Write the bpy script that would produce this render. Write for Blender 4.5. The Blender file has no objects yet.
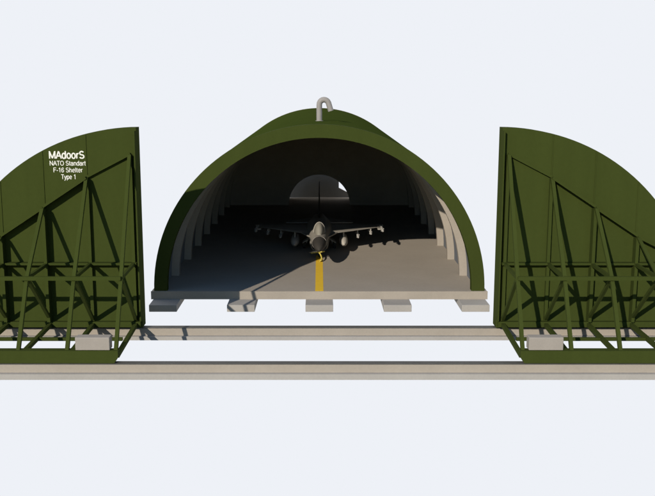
import bpy, bmesh, math, random
from mathutils import Vector, Matrix
random.seed(4)
scene = bpy.context.scene
col = scene.collection
PI = math.pi
V = Vector

# ------------------------------------------------------------ materials
def material(name, base, rough=0.7, var=0.12, scale=1.5, metallic=0.0, bump=0.0, tint=None, streak=False, spec=0.3):
    m = bpy.data.materials.new(name); m.use_nodes = True
    nt = m.node_tree; b = nt.nodes['Principled BSDF']
    b.inputs['Roughness'].default_value = rough
    b.inputs['Metallic'].default_value = metallic
    b.inputs['Specular IOR Level'].default_value = spec
    tc = nt.nodes.new('ShaderNodeTexCoord')
    mp = nt.nodes.new('ShaderNodeMapping')
    nt.links.new(tc.outputs['Object'], mp.inputs['Vector'])
    if streak: mp.inputs['Scale'].default_value = (2.2, 2.2, 0.25)
    n1 = nt.nodes.new('ShaderNodeTexNoise'); n1.inputs['Scale'].default_value = scale
    n1.inputs['Detail'].default_value = 6; n1.inputs['Roughness'].default_value = 0.62
    n2 = nt.nodes.new('ShaderNodeTexNoise'); n2.inputs['Scale'].default_value = scale*14
    n2.inputs['Detail'].default_value = 4
    nt.links.new(mp.outputs[0], n1.inputs['Vector']); nt.links.new(tc.outputs['Object'], n2.inputs['Vector'])
    mx = nt.nodes.new('ShaderNodeMix'); mx.data_type = 'FLOAT'; mx.inputs[0].default_value = 0.35
    nt.links.new(n1.outputs['Fac'], mx.inputs[2]); nt.links.new(n2.outputs['Fac'], mx.inputs[3])
    cr = nt.nodes.new('ShaderNodeValToRGB')
    c = base; t = tint or (1, 1, 1)
    cr.color_ramp.elements[0].position = 0.32; cr.color_ramp.elements[1].position = 0.68
    cr.color_ramp.elements[0].color = tuple(max(0, c[i]*(1-var)*t[i]) for i in range(3)) + (1,)
    cr.color_ramp.elements[1].color = tuple(min(1, c[i]*(1+var)) for i in range(3)) + (1,)
    nt.links.new(mx.outputs[0], cr.inputs['Fac']); nt.links.new(cr.outputs['Color'], b.inputs['Base Color'])
    if bump:
        bp = nt.nodes.new('ShaderNodeBump'); bp.inputs['Strength'].default_value = bump; bp.inputs['Distance'].default_value = 0.02
        nt.links.new(n2.outputs['Fac'], bp.inputs['Height']); nt.links.new(bp.outputs[0], b.inputs['Normal'])
    return m

M = dict(
    green=material('green_paint', (0.038, 0.049, 0.0112), 0.9, 0.07, 0.5, streak=True, spec=0.02),
    roof=material('green_roof_paint', (0.036, 0.050, 0.0100), 0.95, 0.08, 0.6, spec=0.0),
    conc=material('concrete', (0.300, 0.262, 0.215), 0.85, 0.07, 0.7, bump=0.25, spec=0.05),
    floor=material('floor_concrete', (0.345, 0.300, 0.245), 0.9, 0.06, 0.35, bump=0.15, spec=0.05),
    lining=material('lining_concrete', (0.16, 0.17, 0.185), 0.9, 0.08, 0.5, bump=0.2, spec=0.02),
    step=material('footing_concrete', (0.320, 0.300, 0.272), 0.85, 0.07, 0.7, bump=0.25, spec=0.05),
    steel=material('rail_steel', (0.10, 0.095, 0.085), 0.6, 0.15, 2.0, 0.3),
    ballast=material('ballast_concrete', (0.275, 0.245, 0.210), 0.85, 0.08, 1.5, bump=0.3),
    pipe=material('vent_pipe_metal', (0.24, 0.22, 0.20), 0.6, 0.06, 2.0),
    yellow=material('yellow_line_paint', (0.80, 0.50, 0.035), 0.7, 0.06, 3.0),
    towy=material('yellow_bar_paint', (0.55, 0.44, 0.09), 0.5, 0.08, 3.0),
    white=material('white_lettering', (0.66, 0.645, 0.57), 0.7, 0.03, 3.0),
    jet=material('jet_grey_paint', (0.26, 0.235, 0.195), 0.5, 0.10, 1.2, bump=0.05),
    jetd=material('radome_dark_grey', (0.045, 0.040, 0.034), 0.5, 0.08, 1.2),
    store=material('pale_grey_paint', (0.50, 0.45, 0.38), 0.4, 0.06, 2.0),
    missile=material('missile_white', (0.48, 0.45, 0.40), 0.4, 0.05, 2.0),
    glass=material('tinted_canopy', (0.25, 0.23, 0.185), 0.35, 0.05, 1.0, spec=0.5),
    rubber=material('tyre_rubber', (0.02, 0.02, 0.02), 0.8, 0.1, 3.0),
    dark=material('intake_shade', (0.012, 0.012, 0.013), 0.8, 0.1, 3.0),
    metal=material('gear_metal', (0.45, 0.44, 0.42), 0.45, 0.06, 3.0),
)

# ------------------------------------------------------------ helpers
def obj(name, bm, mat, parent=None, smooth=False, bevel=0.0):
    bmesh.ops.recalc_face_normals(bm, faces=bm.faces)
    me = bpy.data.meshes.new(name); bm.to_mesh(me); bm.free()
    if smooth:
        for p in me.polygons: p.use_smooth = True
        me.set_sharp_from_angle(angle=math.radians(38))
    o = bpy.data.objects.new(name, me); col.objects.link(o)
    me.materials.append(mat)
    if parent:
        o.parent = parent
        o.matrix_parent_inverse = Matrix.Translation(-parent.location)
    if bevel:
        b = o.modifiers.new('bevel', 'BEVEL'); b.width = bevel; b.segments = 2; b.limit_method = 'ANGLE'
    return o
def tag(o, label, cat, group=None):
    o['label'] = label; o['category'] = cat
    if group: o['group'] = group
    return o
def thing(name, loc, label, cat, group=None):
    o = bpy.data.objects.new(name, None); col.objects.link(o); o.location = loc
    return tag(o, label, cat, group)
def box(bm, x0, x1, y0, y1, z0, z1):
    vs = [bm.verts.new((x, y, z)) for x in (x0, x1) for y in (y0, y1) for z in (z0, z1)]
    for f in ((0,1,3,2), (4,6,7,5), (0,4,5,1), (2,3,7,6), (0,2,6,4), (1,5,7,3)):
        bm.faces.new([vs[i] for i in f])
def bar(bm, a, b, w, h, up=(0, 0, 1)):
    a = V(a); b = V(b); d = (b-a).normalized(); up = V(up)
    if abs(d.dot(up)) > 0.97: up = V((0, 1, 0))
    s = d.cross(up).normalized()*w/2; u = s.cross(d).normalized()*h/2
    vs = [bm.verts.new(p + i*s + j*u) for p in (a, b) for i, j in ((-1,-1), (1,-1), (1,1), (-1,1))]
    bm.faces.new(vs[:4]); bm.faces.new(vs[4:])
    for k in range(4):
        bm.faces.new((vs[k], vs[(k+1)%4], vs[4+(k+1)%4], vs[4+k]))
def prism(bm, pts, y0, y1):
    """polygon pts in XZ, extruded along Y"""
    a = [bm.verts.new((x, y0, z)) for x, z in pts]; b = [bm.verts.new((x, y1, z)) for x, z in pts]
    bm.faces.new(a); bm.faces.new(b[::-1]); n = len(pts)
    for i in range(n): bm.faces.new((a[i], a[(i+1)%n], b[(i+1)%n], b[i]))
def arch(bm, r0, r1, y0, y1, n=72, zb=0.0):
    rows = []
    for i in range(n+1):
        t = PI*i/n; c, s = math.cos(t), math.sin(t)
        rows.append([bm.verts.new((r*c, y, zb + r*s)) for r, y in ((r0,y0), (r1,y0), (r1,y1), (r0,y1))])
    for i in range(n):
        for k in range(4):
            bm.faces.new((rows[i][k], rows[i][(k+1)%4], rows[i+1][(k+1)%4], rows[i+1][k]))
    bm.faces.new(rows[0]); bm.faces.new(rows[-1])
def loft(bm, rings, cap=True):
    R = [[bm.verts.new(p) for p in r] for r in rings]; n = len(R[0])
    for a, b in zip(R, R[1:]):
        for i in range(n): bm.faces.new((a[i], a[(i+1)%n], b[(i+1)%n], b[i]))
    if cap: bm.faces.new(R[0]); bm.faces.new(R[-1])
def lathe(bm, c, prof, axis='y', n=20):
    """prof: (distance along axis, radius)"""
    rings = []
    for d, r in prof:
        ring = []
        for i in range(n):
            t = 2*PI*i/n; a, b = r*math.cos(t), r*math.sin(t)
            ring.append({'y': (c[0]+a, c[1]+d, c[2]+b), 'x': (c[0]+d, c[1]+a, c[2]+b), 'z': (c[0]+a, c[1]+b, c[2]+d)}[axis])
        rings.append(ring)
    loft(bm, rings)
def tube(bm, pts, r, n=16):
    pts = [V(p) for p in pts]; rings = []
    ref = V((0, 1, 0))
    for i, p in enumerate(pts):
        d = (pts[min(i+1, len(pts)-1)] - pts[max(i-1, 0)]).normalized()
        s = d.cross(ref).normalized(); u = s.cross(d)
        rings.append([p + s*r*math.cos(2*PI*k/n) + u*r*math.sin(2*PI*k/n) for k in range(n)])
    loft(bm, rings)
NB = bmesh.new

# ------------------------------------------------------------ camera
F = 910.0
TH = math.atan(162/F)
cam_d = bpy.data.cameras.new('camera'); cam = bpy.data.objects.new('camera', cam_d); col.objects.link(cam)
cam.location = (0, -54.6, 12.4); cam.rotation_euler = (PI/2 - TH, 0, 0)
cam_d.sensor_width = 36; cam_d.lens = 36*F/655
cam_d.shift_x = (327.5-319.3)/655
cam_d.clip_start = 0.5; cam_d.clip_end = 2000
scene.camera = cam

# ------------------------------------------------------------ light
EL, AZ = math.radians(23.7), math.radians(25)          # the sun stands low, ahead of the shelter and to the left
sd = V((-math.sin(AZ)*math.cos(EL), -math.cos(AZ)*math.cos(EL), math.sin(EL)))
sl = bpy.data.lights.new('sun', 'SUN'); so = bpy.data.objects.new('sun', sl); col.objects.link(so)
sl.energy = 4.6; sl.angle = math.radians(0.5); sl.color = (1, 0.93, 0.83)
so.rotation_euler = sd.to_track_quat('Z', 'Y').to_euler()
w = bpy.data.worlds.new('World'); scene.world = w; w.use_nodes = True
nt = w.node_tree; bg = nt.nodes['Background']
sky = nt.nodes.new('ShaderNodeTexSky'); sky.sky_type = 'NISHITA'; sky.sun_disc = False
sky.air_density = 1.0; sky.dust_density = 0.0; sky.ozone_density = 3.5
sky.sun_elevation = EL; sky.sun_rotation = PI + AZ
nt.links.new(sky.outputs[0], bg.inputs['Color']); bg.inputs['Strength'].default_value = 0.135
scene.view_settings.view_transform = 'Standard'; scene.view_settings.look = 'None'
scene.view_settings.exposure = 0; scene.view_settings.gamma = 1

# pale bright sky behind and below the shelter: a wide dome shell open towards the sun
m = bpy.data.materials.new('pale_sky'); m.use_nodes = True; nt = m.node_tree
nt.nodes.remove(nt.nodes['Principled BSDF'])
em = nt.nodes.new('ShaderNodeEmission'); em.inputs['Color'].default_value = (0.855, 0.880, 0.930, 1); em.inputs['Strength'].default_value = 1.0
nt.links.new(em.outputs[0], nt.nodes['Material Output'].inputs['Surface'])
bm = NB(); rings = []
for i in range(25):
    t = math.radians(4 + (93-4)*i/24)                 # polar angle from +Y
    rings.append([(300*math.sin(t)*math.cos(2*PI*k/64), 300*math.cos(t), 300*math.sin(t)*math.sin(2*PI*k/64)) for k in range(64)])
R = [[bm.verts.new(p) for p in r] for r in rings]
bm.faces.new(R[0])
for a, b in zip(R, R[1:]):
    for i in range(64): bm.faces.new((a[i], a[(i+1)%64], b[(i+1)%64], b[i]))
s = obj('sky', bm, m); s['kind'] = 'structure'

# ------------------------------------------------------------ shelter
LEN = 40.9
bm = NB(); box(bm, -10.3, 10.3, -0.05, LEN+0.6, -0.5, 0.0)
fl = obj('floor', bm, M['floor']); fl['kind'] = 'structure'
bm = NB(); box(bm, -0.25, 0.25, -0.045, 12.0, 0.0, 0.004)
gl = obj('guide_line', bm, M['yellow'], fl)
bm = NB(); box(bm, -4.6, 4.6, LEN+0.603, LEN+7.097, -0.5, -0.004)
ap = obj('apron', bm, M['floor']); ap['kind'] = 'structure'

sh = thing('aircraft_shelter', (0, 0, 0), 'green arched aircraft shelter with open front and concrete ribs, between the two doors', 'shelter')
bm = NB(); arch(bm, 9.35, 10.15, 0, 0.55, zb=0.004); obj('portal_ring', bm, M['green'], sh, True)
bm = NB(); arch(bm, 9.88, 10.13, 0.55, LEN-0.003, zb=0.004); obj('roof_shell', bm, M['roof'], sh, True)
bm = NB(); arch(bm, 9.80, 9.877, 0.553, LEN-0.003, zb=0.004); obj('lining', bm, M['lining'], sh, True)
for k in range(7):
    y = 4.55 + 5.75*k
    if y > LEN-1: break
    bm = NB(); arch(bm, 9.30, 9.797, y, y+0.5, zb=0.004); obj('rib', bm, M['conc'], sh, True)
# rear wall with the round exhaust opening
bm = NB(); n = 72; ro = 3.22; rows = []
for i in range(n+1):
    t = PI*i/n; c, s_ = math.cos(t), math.sin(t)
    rows.append([bm.verts.new((r*c, y, 0.004+r*s_)) for r, y in ((ro,LEN), (10.14,LEN), (10.14,LEN+0.5), (ro,LEN+0.5))])
for i in range(n):
    for k in range(4): bm.faces.new((rows[i][k], rows[i][(k+1)%4], rows[i+1][(k+1)%4], rows[i+1][k]))
bm.faces.new(rows[0]); bm.faces.new(rows[-1])
obj('rear_wall', bm, M['conc'], sh, True)
bm = NB(); arch(bm, ro+0.33, ro+0.6, LEN+0.503, LEN+5.9, 48, 0.004); obj('exhaust_shade_collar', bm, M['conc'], sh, True)  # collar drawn out long to keep sky light off the deflector
for X in (-9.37, -4.7, 0, 4.7, 9.37):
    bm = NB(); box(bm, X-0.83, X+0.83, -1.6, 1.6, -0.92, -0.503); obj('footing', bm, M['step'], sh, bevel=0.02)
bm = NB(); box(bm, -10.33, 10.33, -0.12, -0.053, -0.5, 0.0); obj('threshold', bm, M['conc'], sh)

# blast deflector behind the exhaust opening
bm = NB(); Y = LEN+7.1
prism(bm, [(-4.4,-0.5), (3.9,-0.5), (3.9,0.1), (3.17,0.53), (2.21,1.03), (2.21,5.2), (-4.4,5.2)], Y, Y+0.5)
d = obj('blast_deflector', bm, M['conc'])
tag(d, 'grey concrete wall standing outside, seen through the round hole in the back wall', 'wall')

# gooseneck vent pipe on the roof
vp = thing('vent_pipe', (0, 5.9, 10.1), 'pale grey hooked vent pipe standing on top of the green roof', 'pipe')
pts = [(0.0, 5.9, 10.02), (0.0, 5.9, 10.6), (0.0, 5.9, 11.15)]
for k in range(1, 10):
    t = PI - (PI-0.40)*k/9
    pts.append((0.31+0.31*math.cos(t), 5.9, 11.2+0.31*math.sin(t)))
pts.append((0.76, 5.9, 10.78))
bm = NB(); tube(bm, pts, 0.185); obj('bent_tube', bm, M['pipe'], vp, True)
bm = NB(); lathe(bm, (0, 5.9, 10.1), ((-0.02, 0.26), (0.05, 0.26)), 'z', 20); obj('base_flange', bm, M['pipe'], vp)

# ------------------------------------------------------------ rails
def rail(yr0, yr1, zb, label):
    t = thing('door_rail', (0, yr0, zb), label, 'rail', 'rails the shelter doors run on')
    bm = NB(); box(bm, -26, 26, yr0, yr1, -0.40, -0.03); obj('upper_beam', bm, M['conc'], t)
    bm = NB(); box(bm, -26, 26, yr0-0.22, yr1+0.22, zb, -0.403); obj('lower_beam', bm, M['step'], t)
    bm = NB(); box(bm, -26, 26, yr0+0.03, yr1-0.03, -0.03, 0.0); obj('rail_strip', bm, M['steel'], t)
rail(-8.7, -8.18, -0.60, 'long concrete rail beam under the curved door panels, nearer the shelter')
rail(-14.95, -14.45, -0.67, 'long concrete rail beam in front, under the green base beams')

# ------------------------------------------------------------ doors
YP = -8.92                                              # front face of the door panel
def door(s, label):
    t = thing('shelter_door', (s*14.2, -11.5, 0), label, 'door', 'sliding shelter doors')
    X0, R = 9.15, 10.28
    pts = [(s*X0, 0.08)]
    n = 40
    for i in range(n+1):
        a = PI/2*(1 - i/n); pts.append((s*(X0+R*math.cos(a)), 0.08+R*math.sin(a)))
    bm = NB(); prism(bm, pts, YP, YP+0.86)
    pan = obj('panel', bm, M['green'], t)
    # vertical seams on the panel
    xs = [9.45+2.2*i for i in range(5)]
    for x in xs[1:]:
        zt = 0.08+math.sqrt(R*R-(x-X0)**2)-0.05
        bm = NB(); box(bm, min(s*x, s*(x+0.05)), max(s*x, s*(x+0.05)), YP-0.035, YP-0.001, 0.12, zt)
        obj('seam', bm, M['green'], pan)
    dep = [0.20, 0.24, 0.50, 0.50, 0.50]
    zn = [9.15, 7.98, 6.50, 5.02, 3.9]
    for i, x in enumerate(xs):
        bm = NB(); box(bm, min(s*(x-.08), s*(x+.08)), max(s*(x-.08), s*(x+.08)), YP-dep[i], YP-0.037, 0.5, zn[i]-0.16); obj('post', bm, M['green'], t)
    for i in range(4):
        dd = (0.16, 0.46, 0.46, 0.46)[i]
        bm = NB()
        a = V((s*(xs[i]-.02), YP-0.04-dd/2, zn[i]-0.09)); b = V((s*(xs[i+1]+.02), YP-0.04-dd/2, zn[i+1]-0.07))
        bar(bm, a, b, 0.12, dd, up=(0, 1, 0))
        obj('top_chord', bm, M['green'], t)
    yb = -14.66                                         # base beam axis
    for i, x in enumerate(xs):
        xb = 9.25+2.22*i
        foot = V((s*xb, yb, 0.60)); top = V((s*x, YP-dep[i]-0.05, zn[i]-0.12))
        mid = V((foot.x+(s*x-foot.x)*0.345, -12.72, 3.53))     # every leg kinks at the crossbar
        bm = NB(); rings = []
        for p in (foot-V((0, 0, .04)), mid, top):
            rings.append([p+V((a*.085, b*.10, 0)) for a, b in ((-1,-1), (1,-1), (1,1), (-1,1))])
        loft(bm, rings); obj('leg', bm, M['green'], t)
        bm = NB(); bar(bm, mid+V((0, 0.15, -0.02)), (s*x, YP-dep[i], 3.48), 0.14, 0.16); obj('strut', bm, M['green'], t)
        bm = NB(); bar(bm, foot+V((0, 0.2, -0.35)), (s*x, YP-0.3, 0.30), 0.18, 0.20); obj('bottom_strut', bm, M['green'], t)
        bm = NB(); bar(bm, mid+V((0, 0.15, -0.15)), (s*x, YP-0.25, 0.62), 0.15, 0.15, up=(1, 0, 0)); obj('brace', bm, M['green'], t)
    # flange down the free edge, crossbars
    bm = NB(); x0, x1 = sorted((s*9.153, s*9.22)); box(bm, x0, x1, YP-0.36, YP-0.002, 0.5, 10.2); obj('edge_flange', bm, M['green'], t)
    cx0, cx1 = sorted((s*9.30, s*19.2))
    bm = NB(); box(bm, cx0, cx1, -12.98, -12.835, 3.44, 3.62); obj('crossbar', bm, M['green'], t)
    bm = NB(); x0, x1 = sorted((s*9.28, s*19.0)); box(bm, x0, x1, YP-0.42, YP-0.036, 3.45, 3.56); obj('crossbar', bm, M['green'], t)
    bm = NB(); x0, x1 = sorted((s*9.2, s*19.35)); box(bm, x0, x1, YP-0.30, YP-0.04, 0.18, 0.46); obj('bottom_rail', bm, M['green'], t)
    bm = NB(); x0, x1 = sorted((s*9.6, s*19.2)); box(bm, x0, x1, -11.75, -11.6, 0.17, 0.33); obj('bottom_crossbar', bm, M['green'], t)
    bm = NB(); prism(bm, [(s*9.12, 0.60), (s*19.4, 0.60), (s*19.4, 0.02), (s*9.30, 0.02), (s*9.12, 0.3)], yb-0.22, yb+0.22)
    obj('base_beam', bm, M['green'], t)
    for x in (10.2, 14.6, 18.6):                        # wheels under both sides
        for y, z in ((yb, 0.12), (-8.44, 0.14)):
            bm = NB(); lathe(bm, (s*x, y, z-0.0), ((-0.05, 0.13), (0.05, 0.13)), 'y', 20)
            obj('wheel', bm, M['steel'], t)
    # concrete ballast block
    bm = NB(); x0, x1 = sorted((s*9.50, s*11.06)); box(bm, x0, x1, -14.8, -14.25, 0.603, 1.20)
    b = obj('ballast_block', bm, M['ballast'], bevel=0.03)
    tag(b, 'grey concrete block on the base beam of the %s door' % ('left' if s < 0 else 'right'), 'block', 'concrete blocks on the door base beams')
    return t
dl = door(-1, 'green quarter-round shelter door with white lettering and braced steel frame')
dr = door(1, 'green quarter-round shelter door without lettering, braced steel frame')

# sans-serif letters as stroked centre lines, in em units (capitals 0.72 high)
def arc(cx, cy, rx, ry, a0, a1, n=10):
    return [(cx+rx*math.cos(math.radians(a0+(a1-a0)*i/n)), cy+ry*math.sin(math.radians(a0+(a1-a0)*i/n))) for i in range(n+1)]
xh = .26
bowl = lambda cx: arc(cx, xh, .185, .25, 0, 360, 20)
GL = {
 'M': (.83, [[(.10, 0), (.10, .72)], [(.10, .70), (.415, .03)], [(.415, .03), (.73, .70)], [(.73, 0), (.73, .72)]]),
 'A': (.67, [[(.03, 0), (.335, .71)], [(.335, .71), (.64, 0)], [(.14, .25), (.53, .25)]]),
 'N': (.72, [[(.10, 0), (.10, .72)], [(.10, .70), (.62, .02)], [(.62, 0), (.62, .72)]]),
 'T': (.61, [[(.02, .68), (.59, .68)], [(.305, 0), (.305, .68)]]),
 'O': (.78, [arc(.39, .36, .31, .33, 0, 360, 24)]),
 'F': (.61, [[(.11, 0), (.11, .72)], [(.11, .68), (.57, .68)], [(.11, .38), (.50, .38)]]),
 'S': (.67, [arc(.335, .525, .225, .165, 25, 270, 14)[:-1] + arc(.335, .195, .245, .165, 90, -160, 14)]),
 'd': (.56, [bowl(.26), [(.46, 0), (.46, .72)]]),
 'o': (.56, [arc(.28, xh, .20, .25, 0, 360, 20)]),
 'r': (.35, [[(.10, 0), (.10, .52)], arc(.30, .28, .20, .21, 180, 85, 7)]),
 't': (.30, [[(.13, .66), (.13, .12)] + arc(.23, .12, .10, .10, 180, 280, 6), [(.02, .49), (.27, .49)]]),
 'a': (.56, [arc(.25, .15, .18, .14, 0, 360, 16), [(.45, 0), (.45, .34)] + arc(.27, .36, .18, .13, 0, 165, 8)]),
 'n': (.56, [[(.10, 0), (.10, .52)], arc(.28, .30, .175, .19, 180, 0, 10) + [(.455, 0)]]),
 'h': (.56, [[(.10, 0), (.10, .72)], arc(.28, .30, .175, .19, 180, 0, 10) + [(.455, 0)]]),
 'e': (.56, [[(.09, .27), (.47, .27)] + arc(.28, xh, .19, .24, 5, 320, 18)]),
 'l': (.24, [[(.12, 0), (.12, .72)]]),
 'p': (.56, [[(.10, -.20), (.10, .52)], bowl(.30)]),
 'y': (.50, [[(.03, .52), (.26, .02)], [(.47, .52), (.22, -.10), (.12, -.19), (.04, -.17)]]),
 '-': (.35, [[(.04, .27), (.30, .27)]]),
 '1': (.56, [[(.32, 0), (.32, .72)], [(.30, .68), (.24, .58), (.11, .54)]]),
 '6': (.56, [arc(.28, .22, .19, .19, 0, 360, 18), [(.09, .24)] + arc(.29, .40, .20, .29, 180, 30, 10)]),
 ' ': (.28, []),
}
def lettering(txt, xc, z, wid, hgt, wgt):
    bm = NB(); x = 0; k = 0; sy = hgt/0.72
    total = sum(GL[c][0] for c in txt); sx = wid/total
    for c in txt:
        for line in GL[c][1]:
            P = [V(((x+a)*sx, b*sy)) for a, b in line]; h = wgt/2*sy
            closed = (P[0]-P[-1]).length < 1e-4 and len(P) > 3
            L = []
            for i, p in enumerate(P):
                d0 = (P[i]-P[i-1]) if i else ((P[-1]-P[-2]) if closed else P[1]-P[0])
                d1 = (P[i+1]-P[i]) if i < len(P)-1 else ((P[1]-P[0]) if closed else P[-1]-P[-2])
                t = (d0.normalized()+d1.normalized()).normalized(); nn = V((-t.y, t.x))
                L.append((p+nn*h, p-nn*h))
            y = YP-0.010-0.0012*(k % 7); k += 1
            q = [(bm.verts.new((xc-wid/2+a.x, y, z+a.y)), bm.verts.new((xc-wid/2+b.x, y, z+b.y))) for a, b in L]
            for a, b in zip(q, q[1:]): bm.faces.new((a[0], a[1], b[1], b[0]))
        x += GL[c][0]
    r = bmesh.ops.extrude_face_region(bm, geom=bm.faces[:])
    for v in [g for g in r['geom'] if isinstance(g, bmesh.types.BMVert)]: v.co.y += 0.009
    obj('lettering', bm, M['white'], dl)
lettering('MAdoorS', -12.65, 8.82, 1.80, 0.37, 0.125)
lettering('NATO Standart', -12.62, 8.47, 1.82, 0.235, 0.10)
lettering('F-16 Shelter', -12.62, 8.13, 1.48, 0.235, 0.10)
lettering('Type 1', -12.60, 7.79, 0.76, 0.235, 0.10)

# ------------------------------------------------------------ fighter jet
NY = 6.1                                                # nose tip
jt = thing('fighter_jet', (0, NY+7.5, 0), 'grey single-engine fighter jet with missiles and fuel tanks parked inside the shelter', 'jet')
ZC = 1.56
def section(s, hw, up, dn, zc, n=28, p=2.3):
    r = []
    for i in range(n):
        t = 2*PI*i/n; c, q = math.cos(t), math.sin(t)
        x = hw*math.copysign(abs(c)**(2/p), c); z = (up if q > 0 else dn)*math.copysign(abs(q)**(2/p), q)
        r.append((x, NY+s, zc+z))
    return r
bm = NB()
loft(bm, [section(s, r, r*.95, r*.95, z, p=2) for s, r, z in ((0, .02, ZC-.12), (.12, .12, ZC-.10), (.5, .27, ZC-.07), (1.2, .41, ZC-.03), (2.1, .50, ZC))])
obj('radome', bm, M['jetd'], jt, True)
bm = NB()
loft(bm, [section(*a) for a in ((2.103, .50, .475, .475, ZC), (3.2, .60, .50, .50, ZC), (4.6, .66, .58, .50, ZC), (6.2, .86, .66, .50, ZC+.02),
    (8, .98, .68, .62, ZC+.02), (10, .98, .62, .66, ZC), (12, .80, .52, .58, ZC), (13.2, .62, .48, .5, ZC), (13.9, .55, .46, .46, ZC))])
obj('fuselage', bm, M['jet'], jt, True)
bm = NB(); lathe(bm, (0, NY+13.9, ZC), ((0.003, .5), (.5, .46), (.9, .38), (.88, .33), (.3, .36)), 'y', 24); obj('nozzle', bm, M['jetd'], jt, True)
# canopy
bm = NB(); rings = []
for i in range(15):
    u = i/14; s_ = 2.75 + 3.9*u
    h = 0.80*math.sin(PI*min(1, max(.02, u))**0.72); hw = 0.10 + 0.33*math.sin(PI*max(.02, min(.98, u)))**0.6
    rings.append([(hw*math.cos(PI*k/12), NY+s_, ZC+0.38 + h*math.sin(PI*k/12)) for k in range(13)] + [(-hw*.9, NY+s_, ZC+.2), (hw*.9, NY+s_, ZC+.2)])
loft(bm, rings); cn = obj('canopy', bm, M['glass'], jt, True)
bm = NB(); rings = []
for u in (0.36, 0.385):
    s_ = 2.75+3.9*u; h = 0.80*math.sin(PI*u**.72)+.02 if False else 0.80*math.sin(PI*u)**1
    rings.append([(0.46*math.cos(PI*k/12), NY+s_, ZC+0.38+(0.80*math.sin(PI*u**.72)+.03)*math.sin(PI*k/12)) for k in range(13)] + [(-.3, NY+s_, ZC+.2), (.3, NY+s_, ZC+.2)])
loft(bm, rings); obj('canopy_frame', bm, M['jet'], cn, True)
# intake
def ell(s_, hw, hh, zc, n=24): return [(hw*math.cos(2*PI*i/n), NY+s_, zc+hh*math.sin(2*PI*i/n)) for i in range(n)]
bm = NB(); loft(bm, [ell(4.75, .57, .35, ZC-.70), ell(4.70, .60, .38, ZC-.70), ell(4.9, .65, .42, ZC-.68), ell(6.5, .74, .46, ZC-.58), ell(9, .75, .5, ZC-.42), ell(11, .6, .4, ZC-.3)])
it = obj('intake', bm, M['jet'], jt, True)
bm = NB(); loft(bm, [ell(4.68, .54, .32, ZC-.70), ell(4.745, .54, .30, ZC-.70)]); obj('intake_shade_disc', bm, M['dark'], it)  # flat near-black disc, the shade inside the intake put into its colour
def plate(pts, th, mat, name, parent, yz=False):
    """pts (x, s) planform (or (s, z) when yz) with thickness"""
    bm = NB()
    if yz: P = [[(x0, NY+a, b) for a, b in pts] for x0 in (-th, th)]
    else: P = [[(a, NY+b, z+o) for a, b, z in pts] for o in (-th, th)]
    A = [bm.verts.new(p) for p in P[0]]; B = [bm.verts.new(p) for p in P[1]]
    bm.faces.new(A); bm.faces.new(B[::-1]); n = len(A)
    for i in range(n): bm.faces.new((A[i], A[(i+1)%n], B[(i+1)%n], B[i]))
    return obj(name, bm, mat, parent, bevel=0.02)
WZ = ZC+.04; WF = 0.8
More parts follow.
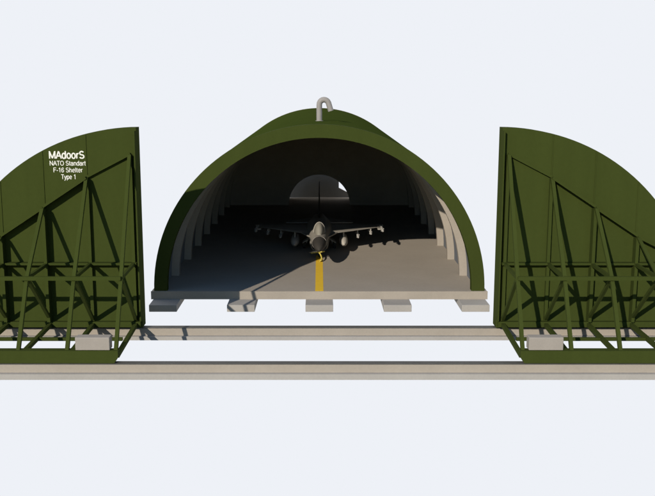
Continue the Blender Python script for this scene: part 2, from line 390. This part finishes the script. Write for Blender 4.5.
for s in (-1, 1):
    # wing: lens-shaped sections lofted root to tip
    bm = NB(); rings = []
    for x, le, te, th in ((.8, 6.75, 11.6, .13), (2.5, 8.15, 11.5, .085), (4.5, 9.85, 11.4, .04)):
        c = te-le
        prof = [(0, 0), (.03, .45), (.12, .85), (.4, 1), (.75, .55), (1, .05), (1, -.05), (.75, -.4), (.4, -.6), (.12, -.55), (.03, -.35)]
        rings.append([(s*x, NY+le-WF+c*u, WZ+th*v) for u, v in prof])
    loft(bm, rings); wg = obj('wing', bm, M['jet'], jt, True)
    plate([(s*.45, 3.9, WZ), (s*.62, 4.3, WZ), (s*.98, 5.3, WZ), (s*1.5, 6.9, WZ), (s*.9, 8.2, WZ), (s*.4, 8.2, WZ)], .045, M['jet'], 'strake', jt)
    plate([(s*.6, 11.9, ZC-.02), (s*2.75, 13.5, ZC-.25), (s*2.75, 14.4, ZC-.25), (s*.6, 14.5, ZC-.02)], .04, M['jet'], 'tailplane', jt)
    # fuel tank
    bm = NB(); lathe(bm, (s*1.85, NY+5.9, .78), ((0, .02), (.25, .13), (.7, .24), (1.4, .315), (2.4, .335), (3.6, .30), (4.6, .15), (5.1, .03)), 'y', 22)
    tk = obj('fuel_tank', bm, M['store'], jt, True)
    bm = NB(); box(bm, s*1.85-.05, s*1.85+.05, NY+7.5, NY+9.6, 1.08, WZ-.05); obj('pylon', bm, M['jet'], jt)
    for x, z, sn, ln, r in ((2.95, 1.16, 6.8, 3.6, .10), (3.95, 1.30, 7.5, 3.0, .095), (4.82, WZ, 7.0, 3.0, .10)):
        bm = NB()
        lathe(bm, (s*x, NY+sn, z), ((0, .01), (.15, r*.6), (.4, r), (ln-.1, r), (ln, r*.8)), 'y', 14)
        ms = obj('missile', bm, M['missile'], jt, True)
        for dy, fl_ in ((.9, r*1.5), (ln-.5, r*1.9)):
            bm = NB()
            for a in (PI/4, 3*PI/4):
                dx, dz = math.cos(a)*fl_, math.sin(a)*fl_
                bar(bm, (s*x-dx, NY+sn+dy, z-dz), (s*x+dx, NY+sn+dy, z+dz), .25, .015, up=(dz, 0, -dx))
            obj('fins', bm, M['missile'], ms)
        if x < 4.5:
            bm = NB(); box(bm, s*x-.04, s*x+.04, NY+8.4, NY+10, z+r-.01, WZ-.02); obj('pylon', bm, M['jet'], jt)
        else:
            bm = NB(); box(bm, min(s*4.48, s*4.71), max(s*4.48, s*4.71), NY+8.2, NY+10.7, WZ-.05, WZ+.05); obj('wingtip_rail', bm, M['jet'], jt)
    # main gear
    bm = NB(); bar(bm, (s*.65, NY+8.6, 1.15), (s*1.12, NY+8.75, .34), .11, .11); g = obj('main_gear', bm, M['metal'], jt)
    bm = NB(); lathe(bm, (s*1.16, NY+8.75, .34), ((-.13, .2), (-.11, .31), (0, .34), (.11, .31), (.13, .2)), 'x', 24); wh = obj('wheel', bm, M['rubber'], g, True)
    bm = NB(); bar(bm, (s*.72, NY+8.1, .98), (s*1.28, NY+8.1, .62), .03, 1.0, up=(0, 1, 0)); obj('gear_door', bm, M['store'], g)
bm = NB(); rings = []
for z, le, te, th in ((ZC+.45, 9.7, 14.1, .10), (ZC+.9, 10.9, 14.2, .075), (4.62, 13.3, 14.9, .03)):
    c = te-le; rings.append([(th*v, NY+le+c*u, z) for u, v in ((0, 0), (.1, .7), (.4, 1), (1, .1), (1, -.1), (.4, -1), (.1, -.7))])
loft(bm, rings); obj('tail_fin', bm, M['jetd'], jt, True)
# nose gear
bm = NB(); bar(bm, (0, NY+5.5, ZC-.95), (0, NY+5.25, .25), .09, .09); g = obj('nose_gear', bm, M['metal'], jt)
bm = NB(); lathe(bm, (0, NY+5.25, .235), ((-.08, .13), (-.07, .21), (0, .235), (.07, .21), (.08, .13)), 'x', 22); obj('wheel', bm, M['rubber'], g, True)
bm = NB(); box(bm, -.30, -.27, NY+5.0, NY+5.8, .42, .72); obj('gear_door', bm, M['jet'], g)

# yellow tow bar hooked to the nose wheel
tb = thing('tow_bar', (0.05, 10.6, 0), 'yellow tow bar lying under the nose of the fighter jet', 'tow bar')
bm = NB(); bar(bm, (-.62, 10.6, .42), (.40, 10.3, .60), .10, .08); obj('crosspiece', bm, M['towy'], tb, bevel=.02)
bm = NB(); tube(bm, [(-.05, 10.4, .50), (.06, 10.1, .46), (.14, 9.8, .34), (.17, 9.5, .22), (.12, 9.3, .12), (.02, 9.25, .09)], .055, 10); obj('draw_arm', bm, M['towy'], tb, True)
bm = NB(); lathe(bm, (.17, 9.55, .12), ((-.05, .06), (-.05, .12), (.05, .12), (.05, .06)), 'x', 16); obj('wheel', bm, M['rubber'], tb)

scene.cycles.max_bounces = 8
scene.cycles.diffuse_bounces = 2
